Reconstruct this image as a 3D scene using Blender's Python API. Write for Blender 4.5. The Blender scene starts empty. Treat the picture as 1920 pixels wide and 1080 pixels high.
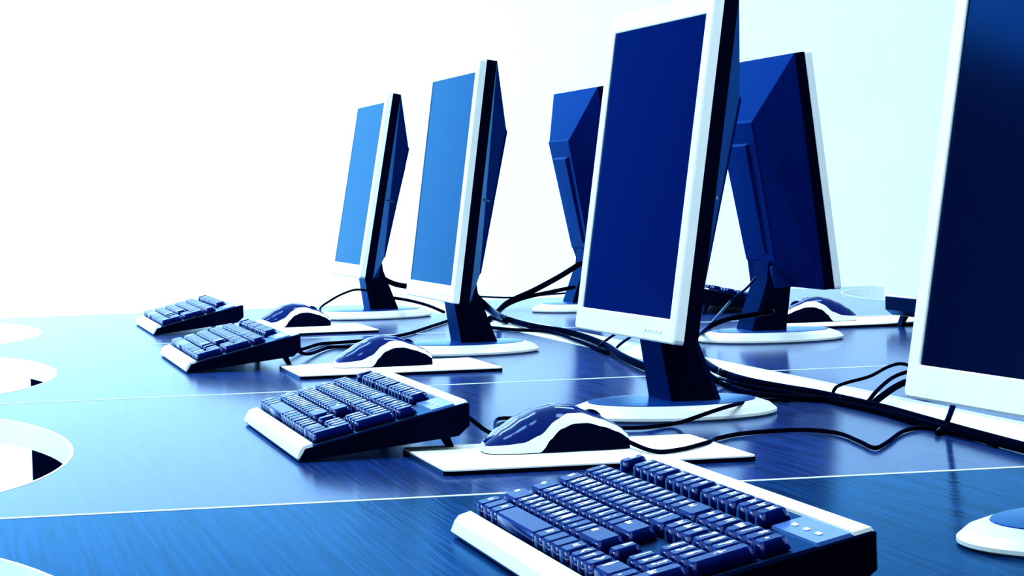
import bpy, bmesh, math, random
from mathutils import Vector, Matrix
random.seed(4)
sc = bpy.context.scene
C = sc.collection
PI = math.pi
DT = 0.74                      # desk top height; photo positions below are measured above it

# ------------------------------------------------------------------ camera
FPX, YAW, PITCH, ROLL, CH = 5423.0, 0.1938, 0.0358, -0.0297, 0.2336
cy_, sy_, cp_, sp_ = math.cos(YAW), math.sin(YAW), math.cos(PITCH), math.sin(PITCH)
fw = Vector((sy_ * cp_, cy_ * cp_, -sp_)); rt = Vector((cy_, -sy_, 0)); up = rt.cross(fw)
cr_, sr_ = math.cos(ROLL), math.sin(ROLL)
rt, up = cr_ * rt + sr_ * up, -sr_ * rt + cr_ * up
cam_d = bpy.data.cameras.new('camera'); cam = bpy.data.objects.new('camera', cam_d); C.objects.link(cam)
cam_d.sensor_width = 36; cam_d.lens = FPX / 1920 * 36; cam_d.clip_start = .02
M = Matrix.Identity(4)
for i in range(3):
    M[i][0] = rt[i]; M[i][1] = up[i]; M[i][2] = -fw[i]
M[0][3], M[1][3], M[2][3] = 0, 0, DT + CH
cam.matrix_world = M
sc.camera = cam
EYE = Vector((0, 0, DT + CH))

def at(px, py, z=0.0):
    """photo pixel -> point at height z above the desk top"""
    d = rt * ((px - 960) / FPX) - up * ((py - 540) / FPX) + fw
    t = (z - CH) / d.z
    return EYE + d * t

def aty(px, py, y):
    """photo pixel -> point at depth y along the row"""
    d = rt * ((px - 960) / FPX) - up * ((py - 540) / FPX) + fw
    return EYE + d * (y / d.y)

# ------------------------------------------------------------------ light
w = bpy.data.worlds.new('world'); sc.world = w; w.use_nodes = True
w.node_tree.nodes['Background'].inputs[0].default_value = (.55, .85, 1, 1)
w.node_tree.nodes['Background'].inputs[1].default_value = .25
vs = sc.view_settings
vs.view_transform = 'Standard'; vs.look = 'None'; vs.gamma = 1; vs.use_curve_mapping = False
vs.exposure = 0.0
LCOL = (.50, .85, 1.0)
def area(name, loc, rot, sx, sy, power, col=LCOL):
    l = bpy.data.lights.new(name, 'AREA'); l.shape = 'RECTANGLE'; l.size = sx; l.size_y = sy
    l.energy = power; l.color = col
    o = bpy.data.objects.new(name, l); C.objects.link(o); o.location = loc; o.rotation_euler = rot
    return o
area('window_daylight', (-3.33, 6.8, 1.75), (0, -PI / 2, 0), 1.75, 2.6, 270)

# ------------------------------------------------------------------ helpers
def mat(name, col, rough=.5, metal=0.0, ior=1.5, spec_tint=None, coat=0.0, emit=None, spec=None):
    m = bpy.data.materials.new(name); m.use_nodes = True
    b = m.node_tree.nodes['Principled BSDF']
    b.inputs['Base Color'].default_value = (*col, 1)
    b.inputs['Roughness'].default_value = rough
    b.inputs['Metallic'].default_value = metal
    b.inputs['IOR'].default_value = ior
    if spec is not None: b.inputs['Specular IOR Level'].default_value = spec
    if spec_tint: b.inputs['Specular Tint'].default_value = (*spec_tint, 1)
    if coat: b.inputs['Coat Weight'].default_value = coat; b.inputs['Coat Roughness'].default_value = .1
    if emit:
        b.inputs['Emission Color'].default_value = (*emit[:3], 1); b.inputs['Emission Strength'].default_value = emit[3]
    return m
def vary(m, a, b_, scale=(1, 1, 1), nscale=20, bump=0.0, detail=4):
    """procedural colour variation (and a little relief) over a material"""
    nt = m.node_tree; bs = nt.nodes['Principled BSDF']
    tc = nt.nodes.new('ShaderNodeTexCoord'); mp = nt.nodes.new('ShaderNodeMapping'); mp.inputs['Scale'].default_value = scale
    nz = nt.nodes.new('ShaderNodeTexNoise'); nz.inputs['Scale'].default_value = nscale; nz.inputs['Detail'].default_value = detail
    cr = nt.nodes.new('ShaderNodeValToRGB'); cr.color_ramp.elements[0].color = (*a, 1); cr.color_ramp.elements[1].color = (*b_, 1)
    cr.color_ramp.elements[0].position = .35; cr.color_ramp.elements[1].position = .65
    nt.links.new(tc.outputs['Object'], mp.inputs['Vector']); nt.links.new(mp.outputs['Vector'], nz.inputs['Vector'])
    nt.links.new(nz.outputs['Fac'], cr.inputs['Fac']); nt.links.new(cr.outputs['Color'], bs.inputs['Base Color'])
    if bump:
        bp = nt.nodes.new('ShaderNodeBump'); bp.inputs['Strength'].default_value = bump; bp.inputs['Distance'].default_value = .001
        nt.links.new(nz.outputs['Fac'], bp.inputs['Height']); nt.links.new(bp.outputs['Normal'], bs.inputs['Normal'])
    return m

def gmat(name, a, b_, iors, rough, scale=(1, 1, 1), nscale=20, bump=0.0):
    """body colour under a glossy coat whose Fresnel strength differs by colour channel"""
    m = vary(mat(name, a, rough, spec=0.0), a, b_, scale, nscale, bump)
    nt = m.node_tree; bs = nt.nodes['Principled BSDF']; out = nt.nodes['Material Output']
    bs.inputs['IOR'].default_value = 1.0
    bs.inputs['Roughness'].default_value = 1.0
    cc = nt.nodes.new('ShaderNodeCombineColor')
    for k, n_ in enumerate(iors):
        f = nt.nodes.new('ShaderNodeFresnel'); f.inputs['IOR'].default_value = n_
        nt.links.new(f.outputs[0], cc.inputs[k])
    g = nt.nodes.new('ShaderNodeBsdfGlossy'); g.inputs['Roughness'].default_value = rough
    nt.links.new(cc.outputs[0], g.inputs['Color'])
    if bump: nt.links.new(nt.nodes['Bump'].outputs[0], g.inputs['Normal'])
    ad = nt.nodes.new('ShaderNodeAddShader')
    nt.links.new(bs.outputs[0], ad.inputs[0]); nt.links.new(g.outputs[0], ad.inputs[1]); nt.links.new(ad.outputs[0], out.inputs['Surface'])
    return m
MT = {}
MT['wall'] = vary(mat('white wall paint', (.9, .93, .95), .9), (.89, .92, .94), (.92, .945, .96), nscale=3)
MT['ceil'] = vary(mat('ceiling paint', (.9, .93, .95), .9), (.88, .91, .93), (.92, .945, .96), nscale=3)
MT['floor'] = vary(mat('pale floor', (.85, .9, .93), .5), (.82, .88, .92), (.88, .92, .95), nscale=2)
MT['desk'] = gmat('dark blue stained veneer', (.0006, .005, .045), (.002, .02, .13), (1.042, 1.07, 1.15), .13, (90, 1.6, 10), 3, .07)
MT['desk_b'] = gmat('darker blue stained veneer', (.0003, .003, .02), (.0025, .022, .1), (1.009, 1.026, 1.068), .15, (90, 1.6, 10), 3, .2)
MT['panel'] = gmat('dark blue board', (.0005, .003, .03), (.0008, .004, .04), (1.01, 1.03, 1.08), .4, (2, 2, 30), 3)
MT['boardblue'] = gmat('blue reflection board', (.004, .055, .30), (.005, .06, .34), (1.01, 1.03, 1.08), .4, (2, 2, 30), 3)  # for the added board that the navy screen reflects
MT['band'] = vary(mat('pale edge band', (.8, .92, .96), .4), (.77, .9, .95), (.83, .94, .97), nscale=8)
MT['white'] = vary(mat('white plastic', (.86, .92, .95), .4), (.84, .905, .94), (.88, .935, .96), nscale=30)
MT['silver'] = vary(mat('pale silver plastic', (.88, .93, .95), .35), (.86, .92, .94), (.9, .94, .96), nscale=40)
MT['black'] = gmat('black plastic', (.0003, .0008, .006), (.0006, .0013, .009), (1.01, 1.03, 1.10), .35, nscale=60)
MT['backshell'] = gmat('dark navy shell plastic', (.0002, .004, .055), (.0004, .005, .068), (1.008, 1.026, 1.1), .33, nscale=80)
MT['neck'] = gmat('dark neck plastic', (.0002, .001, .009), (.0003, .0015, .012), (1.008, 1.025, 1.1), .3, nscale=80)
MT['screen'] = gmat('dark screen glass', (.0001, .0006, .006), (.0002, .0008, .007), (1.015, 1.05, 1.17), .13, nscale=4)
MT['baseplate'] = gmat('glossy blue base plate', (.001, .02, .16), (.002, .025, .18), (1.02, 1.06, 1.2), .18)
MT['key'] = gmat('navy key plastic', (.0003, .003, .06), (.0006, .005, .078), (1.045, 1.075, 1.18), .2, nscale=60)
MT['key_glint'] = gmat('key edge glint', (.0008, .006, .15), (.001, .008, .17), (2.0, 2.0, 2.2), .14, nscale=60)
MT['strip'] = gmat('glossy pale blue strip', (.03, .10, .36), (.035, .11, .40), (1.15, 1.22, 1.45), .22, nscale=30)
MT['legend'] = mat('white key print', (.85, .92, 1), .5)
MT['legend'] = vary(MT['legend'], (.82, .9, .98), (.88, .94, 1), nscale=90)
MT['padtop'] = vary(mat('white pad surface', (.9, .93, .95), .8), (.88, .92, .94), (.92, .945, .96), nscale=200)
MT['padbase'] = gmat('black rubber', (.0003, .0008, .005), (.0005, .0012, .007), (1.01, 1.02, 1.05), .6, nscale=100)
MT['mousetop'] = gmat('glossy navy mouse shell', (.0005, .004, .09), (.0007, .005, .105), (1.25, 1.35, 1.5), .1, nscale=10)
MT['cable'] = gmat('black cable rubber', (.0003, .0008, .004), (.0005, .0012, .006), (1.001, 1.002, 1.006), .5, nscale=60)
MT['thin_cable'] = gmat('dark blue cable', (.0006, .003, .025), (.0009, .004, .032), (1.01, 1.03, 1.08), .4, nscale=60)
MT['fillwhite'] = mat('fill panel glow', (.9, .95, 1), .5, emit=(.8, .95, 1, 1.2))  # glow of the added ceiling fill panels
MT['fillwhite'] = vary(MT['fillwhite'], (.88, .93, .98), (.92, .96, 1), nscale=5)

T = Matrix.Translation
def mesh_from(bm, name, smooth=False):
    bmesh.ops.recalc_face_normals(bm, faces=bm.faces)
    me = bpy.data.meshes.new(name); bm.to_mesh(me); bm.free()
    if smooth:
        for f in me.polygons: f.use_smooth = True
    return me
def obj(name, bm, m, parent=None, mw=None, smooth=False):
    me = bm if isinstance(bm, bpy.types.Mesh) else mesh_from(bm, name, smooth)
    if m is not None and not me.materials: me.materials.append(MT[m])
    o = bpy.data.objects.new(name, me); C.objects.link(o)
    if parent: o.parent = parent
    if mw is not None: o.matrix_basis = mw
    return o
def tag(o, label, cat, group=None):
    o['label'] = label; o['category'] = cat
    if group: o['group'] = group
    return o
def struct(o):
    o['kind'] = 'structure'; return o
def thing(name, label, cat, loc=(0, 0, 0), rz=0, group=None):
    o = bpy.data.objects.new(name, None); C.objects.link(o); o.empty_display_size = .05
    o.location = loc; o.rotation_euler = (0, 0, rz)
    return tag(o, label, cat, group)
def add_box(bm, lo, hi, bevel=0.0, seg=1):
    vs_ = [bm.verts.new((x, y, z)) for x in (lo[0], hi[0]) for y in (lo[1], hi[1]) for z in (lo[2], hi[2])]
    fs = [(0, 1, 3, 2), (4, 6, 7, 5), (0, 4, 5, 1), (2, 3, 7, 6), (0, 2, 6, 4), (1, 5, 7, 3)]
    ff = [bm.faces.new([vs_[i] for i in f]) for f in fs]
    if bevel:
        es = list({e for f in ff for e in f.edges})
        bmesh.ops.bevel(bm, geom=es, offset=bevel, segments=seg, affect='EDGES', profile=.5)
def box(lo, hi, bevel=0.0, seg=1):
    bm = bmesh.new(); add_box(bm, lo, hi, bevel, seg); return bm
def loft(rings, closed=True, cap=True):
    """rings: lists of points of equal length"""
    bm = bmesh.new()
    R = [[bm.verts.new(p) for p in r] for r in rings]
    n = len(R[0])
    for a, b in zip(R, R[1:]):
        for i in range(n if closed else n - 1):
            j = (i + 1) % n
            bm.faces.new((a[i], a[j], b[j], b[i]))
    if cap:
        bm.faces.new(R[0][::-1]); bm.faces.new(R[-1])
    return bm
def lathe(prof, n=48, sx=1, sy=1):
    return loft([[(r * sx * math.cos(2 * PI * i / n), r * sy * math.sin(2 * PI * i / n), z) for i in range(n)] for r, z in prof])
def prism(poly, z0, z1):
    bm = bmesh.new()
    a = [bm.verts.new((x, y, z0)) for x, y in poly]; b = [bm.verts.new((x, y, z1)) for x, y in poly]
    n = len(a)
    bm.faces.new(a[::-1]); bm.faces.new(b)
    for i in range(n): bm.faces.new((a[i], a[(i + 1) % n], b[(i + 1) % n], b[i]))
    return bm
def spline(pts, step=6):
    P = [Vector(p) for p in pts]
    if len(P) == 2: return P
    P = [2 * P[0] - P[1]] + P + [2 * P[-1] - P[-2]]
    out = []
    for i in range(1, len(P) - 2):
        for k in range(step):
            t = k / step; a, b, c, d = P[i - 1:i + 3]
            out.append(.5 * ((2 * b) + (c - a) * t + (2 * a - 5 * b + 4 * c - d) * t * t + (3 * b - a - 3 * c + d) * t ** 3))
    out.append(P[-2])
    return out
def tube(pts, r, n=8, step=6):
    P = spline(pts, step); rings = []
    for i, p in enumerate(P):
        t = (P[min(i + 1, len(P) - 1)] - P[max(i - 1, 0)]).normalized()
        a = t.cross(Vector((0, 0, 1)))
        if a.length < 1e-3: a = Vector((1, 0, 0))
        a.normalize(); b = a.cross(t)
        rings.append([p + (a * math.cos(2 * PI * k / n) + b * math.sin(2 * PI * k / n)) * r for k in range(n)])
    return loft(rings)
def cable(pts, r, label, group=None, m='cable', name='cable', cat='cable'):
    o = obj(name, tube(pts, r), m, smooth=True)
    return tag(o, label, cat, group)

# ------------------------------------------------------------------ room
WB, WL, WR, CZ = 8.6, -3.2, 7.0, 2.9
struct(obj('floor', box((WL - .2, -2.5, -.1), (WR + .2, WB + .2, 0)), 'floor'))
struct(obj('wall_back', box((WL - .2, WB, 0), (WR + .2, WB + .15, CZ)), 'wall'))
struct(obj('wall_right', box((WR, -2.5, 0), (WR + .15, WB, CZ)), 'wall'))
ceil = struct(obj('ceiling', box((WL - .2, -2.5, CZ), (WR + .2, WB + .2, CZ + .1)), 'ceil'))
bm = bmesh.new()                                   # left wall with a long window opening
add_box(bm, (WL - .15, -2.5, 0), (WL, WB, .85)); add_box(bm, (WL - .15, -2.5, 2.65), (WL, WB, CZ))
add_box(bm, (WL - .15, -2.5, .85), (WL, 5.4, 2.65)); add_box(bm, (WL - .15, 8.2, .85), (WL, WB, 2.65))
struct(obj('wall_left', bm, 'wall'))
win = bpy.data.objects.new('window_1', None); C.objects.link(win); struct(win); win.location = (WL - .05, 6.8, .85)
for k in range(3):
    y = -1.37 + 1.37 * k
    obj('mullion', box((-.03, y - .03, 0), (.03, y + .03, 1.8)), 'white', win)
for z in (.03, 1.77): obj('rail', box((-.028, -1.4, z - .03), (.028, 1.4, z + .03)), 'white', win)
struct(obj('baseboard_back', box((WL, WB - .015, 0), (WR, WB, .1)), 'wall'))
for x, y, e in [(-.4, 7.4, 40), (1.5, 7.4, 9), (3.4, 7.4, 2), (-.4, 4.2, 38), (1.5, 4.2, 36), (-.4, 1.6, 34), (1.5, 1.6, 34)]:  # unseen ceiling panels and lamps, added to brighten back wall and desk whites
    fr = obj('fill_panel_frame', box((-.62, -.32, -.02), (.62, .32, 0)), 'white', ceil, T((x, y, CZ)))
    obj('fill_diffuser', box((-.6, -.3, -.028), (.6, .3, -.0202)), 'fillwhite', fr)
    area('added_ceiling_fill', (x, y, CZ - .04), (0, 0, 0), 1.2, .6, e, (.74, .94, 1))
for n_, xd, wd_, mm in ((1, -1.45, .95, 'boardblue'), (2, -3.1, 1.6, 'panel')):  # unseen boards added on the back wall to darken reflections in the nearer screens
    d1 = struct(bpy.data.objects.new('reflection_board_%d' % n_, None)); C.objects.link(d1); d1.location = (xd, WB, 0)
    lf = obj('board_face', box((0, -.04, .01), (wd_, -.002, 2.3), .003), mm, d1)
    obj('board_handle', box((.06, -.07, .95), (.09, -.041, 1.15), .006, 2), 'silver', lf)

# ------------------------------------------------------------------ desks
S, Y0 = 1.207, 2.1455
XB0, XB1 = .893, .970          # back edges of the two rows
NOTCH = [.083, .110, .142, .163]
def desk(k, side, label):
    ya, yb = Y0 + S * (k - 1) + .001, Y0 + S * k - .001
    yc = (ya + yb) / 2
    t = thing('desk', label, 'desk', (0, yc, 0), 0, 'desks in the two back to back rows')
    nx = NOTCH[k]; a, b = .52, .194
    fx = nx - b
    poly = [(XB0, ya - yc), (XB0, yb - yc), (fx, yb - yc)]
    n = 36
    for i in range(n + 1):
        th = PI / 2 - PI * i / n
        poly.append((fx + b * math.cos(th), a * math.sin(th)))
    poly.append((fx, ya - yc))
    if side: poly = [(XB0 + XB1 - x, y) for x, y in poly][::-1]
    # inset outline for the edge band
    m = len(poly); ins = []
    for i in range(m):
        p0, p1, p2 = Vector(poly[i - 1]), Vector(poly[i]), Vector(poly[(i + 1) % m])
        e1, e2 = (p1 - p0).normalized(), (p2 - p1).normalized()
        nrm = Vector((-e1.y - e2.y, e1.x + e2.x)); nrm = nrm / max(nrm.length, 1e-6)
        c = max(.3, nrm.dot(Vector((-e1.y, e1.x))))
        ins.append(p1 + nrm * (.0028 / c))
    area2 = sum(poly[i - 1][0] * poly[i][1] - poly[i][0] * poly[i - 1][1] for i in range(m))
    if area2 < 0:
        ins = [Vector(poly[i]) * 2 - ins[i] for i in range(m)]
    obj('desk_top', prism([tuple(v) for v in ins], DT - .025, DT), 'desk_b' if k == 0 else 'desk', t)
    bm = bmesh.new()
    rings = []
    for z in (DT - .0252, DT + .0003):
        rings.append(([bm.verts.new((*p, z)) for p in poly], [bm.verts.new((v.x, v.y, z)) for v in ins]))
    (o0, i0), (o1, i1) = rings
    for i in range(m):
        j = (i + 1) % m
        for q in ((o0[i], o0[j], o1[j], o1[i]), (o1[i], o1[j], i1[j], i1[i]), (i1[i], i1[j], i0[j], i0[i]), (i0[i], i0[j], o0[j], o0[i])):
            bm.faces.new(q)
    obj('edge_band', bm, 'band', t)
    px0, px1 = (.06, .091, .126, .160)[k], XB0 - .04
    if side: px0, px1 = XB0 + XB1 - px1, XB0 + XB1 - px0
    for y in (ya - yc + .0005, yb - yc - .0255):
        obj('side_panel', box((px0, y, 0), (px1, y + .025, DT - .0253)), 'panel', t)
    mx = XB0 - .12 if not side else XB1 + .10
    obj('modesty_panel', box((mx, ya - yc + .028, .35), (mx + .018, yb - yc - .028, DT - .0254)), 'panel', t)
    return t
DL = ['dark blue desk under the lettered keyboard and the nearly black screen', 'dark blue desk under the navy screened monitor',
      'dark blue desk under the mid blue screened monitor', 'dark blue desk under the pale blue screened monitor']
DR = ['dark blue desk backing the one with the lettered keyboard', 'bare dark blue desk across the white channel from the looping cables',
      'dark blue desk under the larger monitor seen from behind', 'dark blue desk at the far end under the smaller monitor seen from behind']
for k in range(4): desk(k, 0, DL[k])
for k in range(1, 4): desk(k, 1, DR[k])
ch = thing('cable_channel', 'white cable channel filling the gap between the two desk rows', 'cable channel', ((XB0 + XB1) / 2, 3.36, 0))
hw = (XB1 - XB0) / 2 - .0012
obj('cover', box((-hw, -2.4, DT - .006), (hw, 2.4, DT - .001), .001), 'white', ch)
obj('trough', box((-hw, -2.4, DT - .07), (hw, 2.4, DT - .007)), 'white', ch)
for y in (-2.2, -.7, .8, 2.2):
    obj('support', box((-.03, y - .03, 0), (.03, y + .03, DT - .0705)), 'panel', ch)

# ------------------------------------------------------------------ monitors
def panel_frame(tilt):
    """c: towards the back, y: width, b: up along the panel"""
    s, c = math.sin(tilt), math.cos(tilt)
    m = Matrix(((c, 0, s, -.045), (0, 1, 0, 0), (-s, 0, c, .100), (0, 0, 0, 1)))
    return m
SW, SH = .333, .288
def monitor(loc, rz, tilt, label, sw=0.0, dz=0.0, foot=0.0):
    t = thing('monitor', label, 'monitor', (loc[0], loc[1], DT), rz + sw, 'flat monitors standing on the desks')
    P = T((0, 0, dz)) @ panel_frame(tilt)
    # base
    obj('base', lathe([(.1, 0), (.1045, .002), (.1045, .0045), (.098, .010), (.088, .0135), (.084, .0145)], 56), 'silver', t, T((foot, 0, 0)))
    obj('base_plate', lathe([(.0838, .0143), (.0832, .0152), (.06, .0162), (.01, .0165)], 48), 'baseplate', t, T((foot, 0, 0)))
    # slanted neck
    def sec(x0, x1, z, hy):
        q = .006
        return [(x0 + q, -hy, z), (x1 - q, -hy, z), (x1, -hy + q, z), (x1, hy - q, z), (x1 - q, hy, z), (x0 + q, hy, z), (x0, hy - q, z), (x0, -hy + q, z)]
    obj('neck', loft([sec(-.012 + foot, .039 + foot, .0158, .047), (sec(-.022, .014, .085, .044)), sec(-.024, .010, .118, .043)]), 'neck', t)
    # front frame
    W, B0, B1 = SW / 2 + .021, -.023, SH + .019
    c0, c1, q = -.002, .008, .0015
    def rr(w0, b0, b1, c, r=.004):
        pts = []
        for (sy, bb, a0) in ((1, b1, 0), (-1, b1, 90), (-1, b0, 180), (1, b0, 270)):
            for a in (a0, a0 + 45, a0 + 90):
                a_ = math.radians(a)
                cyy = sy * (w0 - r); cb = bb + (-r if bb == b1 else r)
                pts.append((c, cyy + r * math.cos(a_), cb + r * math.sin(a_)))
        return pts
    bz = loft([rr(SW / 2 + .0005, -.0005, SH + .0005, .004, .001), rr(SW / 2, 0, SH, c0 + .0008, .001), rr(SW / 2 + .001, -.001, SH + .001, c0, .001),
               rr(W - q, B0 + q, B1 - q, c0), rr(W, B0, B1, c0 + q), rr(W, B0, B1, c1), rr(W - .006, B0 + .006, B1 - .006, c1 + .0002)], cap=False)
    bzo = obj('bezel', bz, 'silver', t, P)
    for k in range(5):
        obj('button', box((c0 - .0012, -W + .045 + k * .013, -.0145), (c0 + .001, -W + .053 + k * .013, -.0115), .0004), 'silver', bzo)
    obj('screen', box((-.0004, -SW / 2 - .0004, -.0004), (.003, SW / 2 + .0004, SH + .0004)), 'screen', t, P)
    # back shell : slab, then sloping facets up to a raised spine
    W2, b0, b1 = W - .0015, B0 + .0015, B1 - .0015
    R0 = [(c1 + .0003, -W2, b0), (c1 + .0003, W2, b0), (c1 + .0003, W2, b1), (c1 + .0003, -W2, b1)]
    R1 = [(.022, -W2, b0), (.022, W2, b0), (.022, W2, b1), (.022, -W2, b1)]
    R2 = [(.053, -.075, .018), (.053, .075, .018), (.064, .088, .222), (.064, -.088, .222)]
    R3 = [(.0555, -.072, .022), (.0555, .072, .022), (.067, .085, .218), (.067, -.085, .218)]
    obj('side_rim', loft([R0, R1]), 'black', t, P)
    R1 = [(c + .0002, y * .999, b) for c, y, b in R1]
    sh = obj('back_shell', loft([R1, R2, R3]), 'backshell', t, P)
    obj('back_cover', loft([[(.0535, -.047, .03), (.0535, .047, .03), (.064, .055, .19), (.064, -.055, .19)],
                            [(.0595, -.043, .033), (.0595, .043, .033), (.0705, .051, .186), (.0705, -.051, .186)]]), 'backshell', t, P)
    obj('hinge_cover', box((.016, -.046, -.021), (.054, .046, .0135), .004, 2), 'baseplate', t, P)
    # a small vent line on each sloping flank
    for s in (-1, 1):
        pa = Vector((.022, s * W2, .12)).lerp(Vector((.055, s * .082, .12)), .35)
        pb = Vector((.022, s * W2, .12)).lerp(Vector((.055, s * .082, .12)), .95)
        nrm = Vector((1, s * .35, 0)).normalized()
        a_, b_ = pa + nrm * .0008, pb + nrm * .0008
        up_ = Vector((0, 0, .0012))
        obj('vent_line', loft([[a_ - up_, a_ + up_, a_ + up_ - nrm * .003, a_ - up_ - nrm * .003],
                               [b_ - up_, b_ + up_, b_ + up_ - nrm * .003, b_ - up_ - nrm * .003]]), 'thin_cable', sh)
    return t
MON = [(.762, 5.19, 0, .184, 0, 0, 'flat monitor with a pale blue screen at the end of its row'),
       (.712, 3.985, 0, .146, .007, 0, 'flat monitor with a mid blue screen between pale and navy screened ones'),
       (.706, 2.79, 0, .152, .030, .003, 'flat monitor with a navy screen standing beside the looping cables'),
       (.695, 1.69, 0, .165, .04, .004, 'flat monitor with a nearly black screen behind the lettered keyboard'),
       (1.152, 5.15, PI, .12, 0, 0, 'smaller looking monitor seen from behind beyond the white channel'),
       (1.158, 3.99, PI, .105, 0, 0, 'larger looking monitor seen from behind beside the mouse facing away')]
for x, y, rz, ti, s, dz, lb in MON: monitor((x, y), rz, ti, lb, s, dz, .022 if y < 2 else 0)

# ------------------------------------------------------------------ keyboards
KD, KL, KT = .151, .445, .2288
U = .019
ROWS = []                                              # (u centre, v centre, width u, depth v, legend)
def build_layout():
    L = []
    vrow = [.0245 + U * i for i in range(5)] + [.0245 + U * 5 + .006]
    x0 = .009
    def row(r, items, start=0.0):
        u = x0 + start
        for it in items:
            if isinstance(it, (int, float)): u += it * U; continue
            s, wd = it
            L.append((u + wd * U / 2, vrow[r], wd, 1, s)); u += wd * U
    row(0, [('Ctrl', 1.25), ('', 1.25), ('Alt', 1.25), ('', 6.25), ('Alt', 1.25), ('', 1.25), ('', 1.25), ('Ctrl', 1.25)])
    row(1, [('Shift', 2.25)] + [(c, 1) for c in 'ZXCVBNM,./'] + [('Shift', 2.75)])
    row(2, [('Caps', 1.75)] + [(c, 1) for c in "ASDFGHJKL;'"] + [('Enter', 2.25)])
    row(3, [('Tab', 1.5)] + [(c, 1) for c in 'QWERTYUIOP[]'] + [('\\', 1.5)])
    row(4, [(c, 1) for c in '`1234567890-='] + [('Back', 2)])
    row(5, [('Esc', 1), 1] + [('F%d' % i, 1) for i in range(1, 5)] + [.5] + [('F%d' % i, 1) for i in range(5, 9)] + [.5] + [('F%d' % i, 1) for i in range(9, 13)])
    nv = x0 + 15 * U + .005
    row(5, [('Prt', 1), ('Scr', 1), ('Brk', 1)], 15 * U + .005)
    row(4, [('Ins', 1), ('Hm', 1), ('PU', 1)], 15 * U + .005)
    row(3, [('Del', 1), ('End', 1), ('PD', 1)], 15 * U + .005)
    row(1, [1, ('^', 1)], 15 * U + .005)
    row(0, [('<', 1), ('v', 1), ('>', 1)], 15 * U + .005)
    np_ = 18 * U + .010
    row(4, [('Num', 1), ('/', 1), ('*', 1), ('-', 1)], np_)
    row(3, [('7', 1), ('8', 1), ('9', 1)], np_); row(2, [('4', 1), ('5', 1), ('6', 1)], np_)
    row(1, [('1', 1), ('2', 1), ('3', 1)], np_); row(0, [('0', 2), ('.', 1)], np_)
    uu = x0 + np_ + 3.5 * U
    L.append((uu, (vrow[2] + vrow[3]) / 2, 1, 2, '+')); L.append((uu, (vrow[0] + vrow[1]) / 2, 1, 2, 'Ent'))
    return L
LAY = build_layout()
KEYM = {}
def key_mesh(wd, dp):
    if (wd, dp) in KEYM: return KEYM[(wd, dp)]
    hx, hy = wd * U / 2 - .0006, dp * U / 2 - .0006
    def ring(ax, ay, q, z):
        o = []
        for sx, sy, a0 in ((1, 1, 0), (-1, 1, 90), (-1, -1, 180), (1, -1, 270)):
            for a in (a0 + 4, a0 + 45, a0 + 86):
                o.append((sx * (ax - q) + q * math.cos(math.radians(a)), sy * (ay - q) + q * math.sin(math.radians(a)), z))
        return o
    bm = loft([ring(hx, hy, .0026, 0), ring(hx - .0014, hy - .0014, .0026, .0064), ring(hx - .0026, hy - .0026, .0020, .0076)])
    me = mesh_from(bm, 'key'); me.materials.append(MT['key']); me.materials.append(MT['key_glint'])
    for p in me.polygons:                                   # rounded corners get a brighter, glossier material put in for edge glints
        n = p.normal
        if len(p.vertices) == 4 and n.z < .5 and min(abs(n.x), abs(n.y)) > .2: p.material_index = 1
        if len(p.vertices) == 4: p.use_smooth = n.z < .5
    KEYM[(wd, dp)] = me
    return me
GLY = {}
def glyph(s):
    if s in GLY: return GLY[s]
    cu = bpy.data.curves.new('legend', 'FONT'); cu.body = s
    cu.size = .0125 if len(s) == 1 else (.0066 if len(s) < 4 else .0048)
    cu.align_x = 'CENTER'; cu.align_y = 'CENTER'; cu.resolution_u = 1; cu.offset = .0005 if len(s) == 1 else .0003
    o = bpy.data.objects.new('tmp', cu); C.objects.link(o)
    dg = bpy.context.evaluated_depsgraph_get()
    me = bpy.data.meshes.new_from_object(o.evaluated_get(dg)); me.name = 'legend'
    bpy.data.objects.remove(o); bpy.data.curves.remove(cu)
    me.materials.clear(); me.materials.append(MT['legend'])
    GLY[s] = me
    return me
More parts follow.
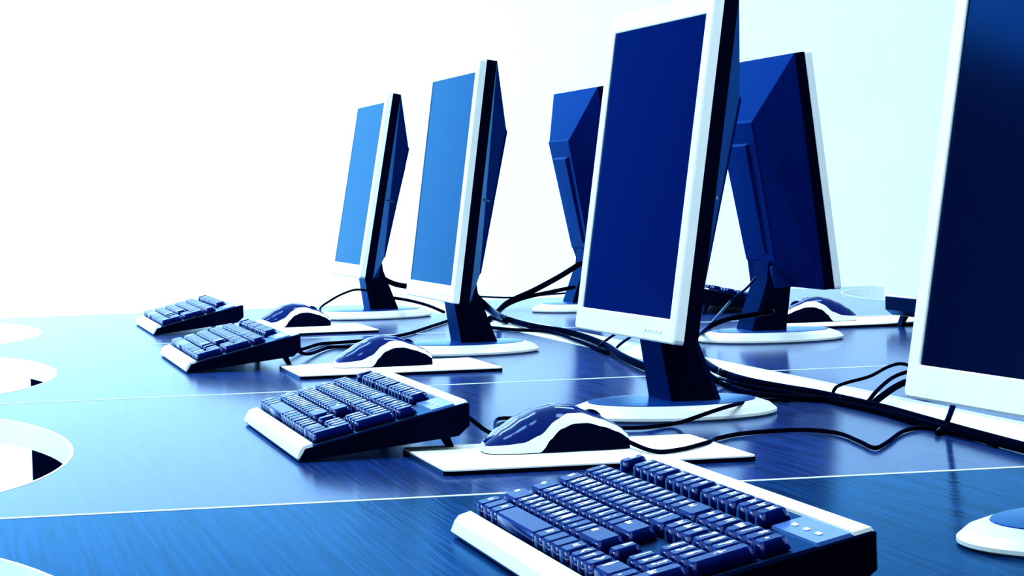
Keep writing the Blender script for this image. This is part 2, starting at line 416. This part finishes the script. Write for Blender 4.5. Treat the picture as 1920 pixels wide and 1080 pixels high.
# local frame: u -> -y (user's left end is +y), v -> +x, w -> up; origin front / left end / desk level
def keyboard(xf, yfar, rz, label, legends):
    """xf: front edge, yfar: the user's left end (for rz = 0)"""
    t = thing('keyboard', label, 'keyboard', (xf, yfar, DT), rz, 'computer keyboards on the desks')
    ct, st = math.cos(KT), math.sin(KT)
    zt = .0115
    K = Matrix(((0, ct, -st, 0), (-1, 0, 0, 0), (0, st, ct, zt), (0, 0, 0, 1)))   # (u, v, w) -> local
    D = KD / ct
    # body: wedge section swept along u, ends slightly rounded
    def sect(u, i):
        z = Matrix(((1, 0), (0, 1)))
        pts = [(0 + i, .0012 + i), (.006, .0012), (KD - .010, .0165 + i), (KD - i, .025), (KD - i, .0445 - i), (KD - .003, zt + st / ct * (KD - .003) - i), (.006, zt + .0012 - i), (.0012 + i, zt - .005 - i)]
        return [(max(x, .0004), -u, zz) for x, zz in pts]
    obj('body', loft([sect(0, .0015), sect(.003, 0), sect(KL - .003, 0), sect(KL, .0015)]), 'black', t)
    # pale front strip and back strip on the sloping top
    def strip(pts, m='strip', h=.0016, name='top_strip'):
        bm = bmesh.new()
        a = [bm.verts.new((u, v, -.0008)) for u, v in pts]
        cx = sum(p[0] for p in pts) / len(pts); cv = sum(p[1] for p in pts) / len(pts)
        b = [bm.verts.new((u + (.0008 if u < cx else -.0008), v + (.0008 if v < cv else -.0008), h)) for u, v in pts]
        bm.faces.new(b)
        for i in range(len(a)): bm.faces.new((a[i], a[(i + 1) % len(a)], b[(i + 1) % len(a)], b[i]))
        return obj(name, bm, m, t, K)
    def fs(u):
        return [(x, -u, z_) for x, z_ in ((-.0012, .0035), (-.0008, .0050), (.0015, .0105), (.0045, .0140), (.0125, .0165), (.0128, .0120), (.0010, .0035))]
    obj('front_strip', loft([fs(.001), fs(KL - .001)]), 'silver', t)
    nu = .009 + 18 * U + .010
    strip([(.002, .1415), (nu - .004, .1415), (KL - .002, .1415), (KL - .002, D - .002), (.002, D - .002)], m='silver', name='back_strip')
    lp = strip([(nu - .003, .1205), (KL - .002, .1205), (KL - .002, .1412), (nu - .003, .1412)], name='lamp_panel')
    for k in range(3):
        obj('indicator_lamp', box((nu + .012 + k * .022, .128, .0015), (nu + .020 + k * .022, .131, .0024), .0005), 'legend', lp)
    for u in (.03, KL - .05):
        obj('foot', loft([[(KD - .021, -u, .0148), (KD - .014, -u, .0158), (KD - .014, -u - .02, .0158), (KD - .021, -u - .02, .0148)],
                          [(KD - .012, -u, .0), (KD - .008, -u, .0), (KD - .008, -u - .02, .0), (KD - .012, -u - .02, .0)]]), 'black', t)
    for (u, v, wd, dp, s) in LAY:
        o = obj('key', key_mesh(wd, dp), None, t, K @ T((u, v, .0012)))
        if legends and s:
            du = -.0006 if wd <= 1.3 else -(wd * U / 2 - .0085)
            obj('legend', glyph(s), None, o, T((du, .0004 if len(s) == 1 else .0012, .00772)))
    return t
KB = [(.327, 1.898, 0, 'dark keyboard with bright white key lettering beside the nearly black screen', 1),
      (.293, 2.912, 0, 'keyboard with white front strip before the navy screened monitor', 1),
      (.305, 4.215, 0, 'keyboard with white front strip before the mid blue screened monitor', 0),
      (.338, 5.270, 0, 'small looking blue keyboard before the pale blue screened monitor', 0),
      (1.5665, 3.80, PI, 'dark keyboard seen from behind on raised feet beyond the white channel', 0),
      (1.4245, 4.80, PI, 'dark keyboard behind the slanted neck of the monitor seen from behind', 0)]
for a in KB: keyboard(*a)

# ------------------------------------------------------------------ mouse pads and mice
def pad(x0, x1, y0, y1, label, rz=0.0):
    t = thing('mouse_pad', label, 'mouse pad', ((x0 + x1) / 2, (y0 + y1) / 2, DT), rz, 'white mouse pads')
    hx, hy = (x1 - x0) / 2, (y1 - y0) / 2
    def rp(i, r=.008):
        o = []
        for sx, sy, a0 in ((1, 1, 0), (-1, 1, 90), (-1, -1, 180), (1, -1, 270)):
            for a in range(a0, a0 + 91, 30):
                o.append((sx * (hx - r) + (r - i) * math.cos(math.radians(a)), sy * (hy - r) + (r - i) * math.sin(math.radians(a))))
        return o
    obj('rubber_base', prism(rp(0), 0, .0036), 'padbase', t)
    obj('surface', prism(rp(.0006), .0036, .0048), 'padtop', t)
PADZ = .0048
pad(.390, .652, 2.292, 2.516, 'white mouse pad before the navy screened monitor')
pad(.428, .684, 3.555, 3.790, 'white mouse pad before the mid blue screened monitor')
pad(.435, .690, 4.640, 4.900, 'white mouse pad before the pale blue screened monitor')
pad(1.262, 1.520, 4.215, 4.440, 'white mouse pad beside the larger monitor seen from behind')

def lerp_tab(tab, t):
    for (a, x), (b, y) in zip(tab, tab[1:]):
        if t <= b:
            k = (t - a) / (b - a) if b > a else 0
            k = k * k * (3 - 2 * k) * .5 + k * .5
            return x + (y - x) * k
    return tab[-1][1]
LEN = .124
TOP = [(0, .009), (.04, .0135), (.12, .0205), (.25, .030), (.38, .0365), (.5, .0392), (.62, .0375), (.78, .030), (.9, .0225), (.97, .0165), (1, .0125)]
HW = [(0, .012), (.03, .019), (.1, .0262), (.25, .031), (.45, .0305), (.65, .0288), (.85, .029), (.95, .0265), (1, .021)]
LOWB = [(0, 0), (.34, 0), (.37, .001), (.42, .010), (.50, .0190), (.60, .0232), (.70, .0232), (.82, .0190), (.92, .0140), (1, .0075)]
UPB = [(0, .0062), (.12, .0074), (.24, .0090), (.36, .0150), (.47, .0265), (.56, .0318), (.66, .0318), (.8, .0258), (.92, .0192), (1, .0110)]
def mouse_pt(t, side, s):
    """s 0..1 from the bottom edge up to the spine, on one side"""
    top, hw = lerp_tab(TOP, t), lerp_tab(HW, t)
    a = s * PI / 2
    y = hw * max(0, math.cos(a)) ** .62; z = top * math.sin(a) ** .80
    return Vector((t * LEN, side * y, z + .0006))
def s_of_z(t, z):
    top = lerp_tab(TOP, t)
    r = min(1, max(0, z / top)) ** (1 / .80)
    return math.asin(r) / (PI / 2)
def mouse(x, y, z, rz, label):
    t = thing('computer_mouse', label, 'mouse', (x, y, z), rz, 'two tone computer mice')
    N, K = 36, 6
    ts = [i / N for i in range(N + 1)]
    def zone(side, f0, f1, off=0.0, k=K, t0=0, t1=1):
        bm = bmesh.new(); G = []
        for tt in ts:
            if tt < t0 - 1e-6 or tt > t1 + 1e-6: continue
            a, b = f0(tt), f1(tt)
            row = []
            for j in range(k + 1):
                p = mouse_pt(tt, side, a + (b - a) * j / k)
                if off: p = p + Vector((0, -side * off, 0))
                row.append(bm.verts.new(p))
            G.append(row)
        for a, b in zip(G, G[1:]):
            for j in range(k):
                bm.faces.new((a[j], a[j + 1], b[j + 1], b[j]))
        bmesh.ops.remove_doubles(bm, verts=bm.verts, dist=1e-6)
        return bm
    lo = lambda tt: s_of_z(tt, lerp_tab(LOWB, tt)); hi = lambda tt: s_of_z(tt, lerp_tab(UPB, tt))
    zero = lambda tt: 0.0; one = lambda tt: 1.0
    # base plate closing the underside, and the tail / nose caps
    ring = [(mouse_pt(tt, 1, 0).x, mouse_pt(tt, 1, 0).y) for tt in ts] + [(mouse_pt(tt, -1, 0).x, mouse_pt(tt, -1, 0).y) for tt in reversed(ts)]
    obj('underside', prism(ring, 0, .0008), 'padbase', t)
    bm = bmesh.new()
    for side in (1, -1):
        b2 = zone(side, hi, one, k=8)
        me = bpy.data.meshes.new('x'); b2.to_mesh(me); b2.free(); bm.from_mesh(me); bpy.data.meshes.remove(me)
    bmesh.ops.remove_doubles(bm, verts=bm.verts, dist=2e-5)
    obj('palm_shell', bm, 'mousetop', t, smooth=True)
    for side in (1, -1):
        obj('side_band', zone(side, lo, hi, k=4), 'silver', t, smooth=True)
        obj('side_grip', zone(side, zero, lo, k=4, off=.0006, t0=.34), 'black', t, smooth=True)
    for tt, nm in ((0, 'tail_cap'), (1, 'nose_cap')):
        bm = bmesh.new()
        pts = [mouse_pt(tt, 1, j / 8) for j in range(9)] + [mouse_pt(tt, -1, j / 8) for j in range(7, -1, -1)]
        bm.faces.new([bm.verts.new(p) for p in pts]); obj(nm, bm, 'silver' if tt == 0 else 'black', t)
    wh = lathe([(.006, -.0035), (.0105, -.0025), (.0105, .0025), (.006, .0035)], 20)
    wz = lerp_tab(TOP, .76)
    obj('scroll_wheel', wh, 'black', t, T((.76 * LEN, 0, wz - .0075)) @ Matrix.Rotation(PI / 2, 4, 'X'))
    # split line between the two buttons
    obj('button_split', tube([mouse_pt(tt, 1, 1) + Vector((0, 0, .0002)) for tt in (.60, .68)] , .0005, 5), 'black', t)
    return t
mouse(.447, 2.427, DT + PADZ, 0, 'two tone navy and white mouse before the navy screened monitor')
mouse(.489, 3.690, DT + PADZ, 0, 'two tone navy and white mouse before the mid blue screened monitor')
mouse(.513, 4.860, DT + PADZ, 0, 'two tone navy and white mouse before the pale blue screened monitor')
mouse(1.402, 4.355, DT + PADZ, PI, 'two tone mouse beside the larger monitor seen from behind')

# ------------------------------------------------------------------ cables
def on(px, py, r): return at(px, py, r + .0003)
G = 'black cables trailing over the desks'
r = .0026
# mouse and keyboard leads of the desk with the glare mouse
cable([(.570, 2.427, DT + PADZ + .006), at(1225, 846, .0075), at(1275, 843, .0072), at(1325, 830, .0068), at(1345, 822, .0028), at(1400, 812, .0024), at(1500, 806, .0024), at(1570, 812, .0024), at(1612, 828, .0024), at(1640, 840, .0024), at(1662, 830, .0024), at(1695, 808, .0024), at(1740, 802, .0024), at(1800, 812, .0024), at(1870, 836, .0024)],
      .0020, 'thin mouse lead bent to a V on the desk before the navy screened monitor', G)
cable([(.445, 2.520, DT + .034), (.475, 2.535, DT + .012), at(935, 785, .003), at(1010, 789, .003), at(1120, 800, .003), at(1200, 802, .003), at(1265, 794, .003), at(1300, 784, .013), at(1340, 770, .0175), at(1385, 757, .015), at(1430, 750, .004), at(1480, 752, .003)],
      .002, 'keyboard lead passing over the base of the navy screened monitor', G)
# bundle at the channel
cable([aty(1285, 648, 2.84), aty(1305, 668, 2.90), at(1345, 695, .007), at(1400, 714, .0056), at(1470, 728, .0054), at(1530, 738, .0054), at(1600, 753, .0054), at(1664, 768, .0054), at(1738, 789, .0054), at(1820, 812, .0054), at(1950, 847, .0054)],
      .0048, 'thick black cable hanging from the navy screen monitor to the channel', G)
cable([aty(1283, 655, 2.82), aty(1305, 682, 2.86), at(1350, 717, .006), at(1410, 738, .004), at(1480, 746, .004), at(1562, 750, .004), at(1640, 766, .004), at(1710, 787, .004), at(1780, 807, .004), at(1850, 825, .004), at(1925, 844, .004)],
      .0036, 'long black cable lying along the near edge of the white channel', G)
cable([at(1335, 712, .003), at(1420, 728, .003), at(1500, 741, .003), at(1580, 757, .003), at(1648, 772, .003), at(1716, 792, .003)],
      .0028, 'second black cable lying along the near edge of the white channel', G)
cable([at(1560, 741, .003), at(1568, 726, .012), at(1590, 717, .015), at(1630, 706, .018), at(1665, 688, .022), at(1690, 682, .022), at(1712, 690, .018), at(1740, 715, .006)],
      .0019, 'thin cable looping up over the white channel', G)
cable([at(1628, 753, .004), at(1645, 732, .012), at(1672, 709, .018), at(1705, 697, .02), at(1740, 700, .012), at(1770, 720, .004)],
      .0022, 'middle one of the looping cables over the white channel', G)
cable([at(1636, 757, .004), at(1655, 742, .010), at(1680, 725, .016), at(1706, 715, .018), at(1745, 716, .010), at(1780, 735, .004)],
      .0036, 'thickest of the looping cables over the white channel', G)
cable([aty(1796, 735, 2.16), at(1778, 785, .012), at(1768, 803, .004), at(1758, 812, .003)],
      .0028, 'short cable dropping in front of the white channel', G)
# between the mid blue and navy screens
cable([aty(888, 552, 3.99), aty(912, 575, 4.03), at(942, 595, .010), at(1000, 612, .0066), at(1070, 624, .0058), at(1130, 645, .0058), at(1166, 668, .0058), at(1215, 690, .0058), at(1260, 705, .0058)],
      .0052, 'thick black cable from the mid blue screen monitor to the channel', G)
cable([aty(1090, 493, 5.10), aty(1050, 518, 5.05), aty(1000, 545, 4.95), aty(955, 566, 4.85), at(930, 588, .006), at(915, 600, .004)],
      .0052, 'thick black cable rising to the smaller looking monitor seen from behind', G)
cable([aty(1078, 538, 5.05), aty(1030, 548, 5.0), aty(985, 558, 4.95), aty(950, 572, 4.85), at(925, 592, .004), at(950, 604, .004)],
      .0036, 'thinner black cable beneath the one rising to the smaller looking monitor', G)
cable([at(900, 612, .003), at(960, 618, .003), at(1030, 622, .003), at(1085, 640, .003), at(1140, 662, .003)],
      .0028, 'black cable lying beside the white channel near the mid blue screen', G)
cable([at(1150, 664, .003), at(1160, 648, .008), at(1185, 630, .012), at(1215, 612, .016)],
      .0020, 'thin cable rising behind the navy screen monitor', G)
cable([at(1122, 655, .003), at(1128, 645, .008), at(1145, 632, .012), at(1170, 616, .016)],
      .0020, 'thin cable rising beside the thick one behind the navy screen', G)
# far end
cable([(.636, 4.860, DT + .011), at(600, 580, .02), aty(622, 562, 5.0), aty(645, 550, 5.05), aty(668, 543, 5.1), aty(690, 545, 5.15)],
      .0020, 'thin cable arching from the far mouse to the pale blue screen monitor', G)
cable([aty(704, 512, 5.25), aty(722, 524, 5.26), aty(742, 533, 5.28), aty(770, 538, 5.3), aty(810, 545, 5.32), aty(850, 556, 5.34)],
      .0050, 'thick black cable leaving the back of the pale blue screen monitor', G)
cable([aty(716, 556, 5.2), aty(760, 562, 5.1), aty(800, 572, 4.95), aty(832, 585, 4.85)],
      .0028, 'thin cable drooping between the pale and mid blue screened monitors', G)
cable([(.452, 4.10, DT + .036), (.485, 4.10, DT + .008), at(600, 645, .003), at(640, 642, .003), at(700, 637, .003), at(760, 627, .003), at(805, 613, .003), at(845, 600, .003)],
      .0026, 'cable sweeping over the desk to the neck of the mid blue screened monitor', G)
cable([(.452, 3.98, DT + .036), (.485, 3.98, DT + .008), at(620, 651, .003), at(680, 651, .003), at(730, 650, .003)],
      .0026, 'short keyboard lead ending behind the mouse before the mid blue screen', G)
cable([aty(900, 556, 5.5), aty(960, 558, 5.5), aty(1030, 552, 5.5), aty(1080, 548, 5.45)],
      .0018, 'very thin cable stretched at the far desk edge', G, 'thin_cable')
# in front of the larger monitor seen from behind
cable([at(1310, 628, .004), aty(1335, 610, 3.75), aty(1370, 597, 3.80), aty(1415, 590, 3.86), aty(1450, 584, 3.9)],
      .0036, 'black cable crossing the slanted neck of the larger monitor seen from behind', G)
cable([aty(1418, 520, 3.93), aty(1400, 540, 3.9), aty(1370, 565, 3.86), at(1330, 610, .004)],
      .0018, 'thin cable hanging from the hinge of the larger monitor seen from behind', G, 'thin_cable')
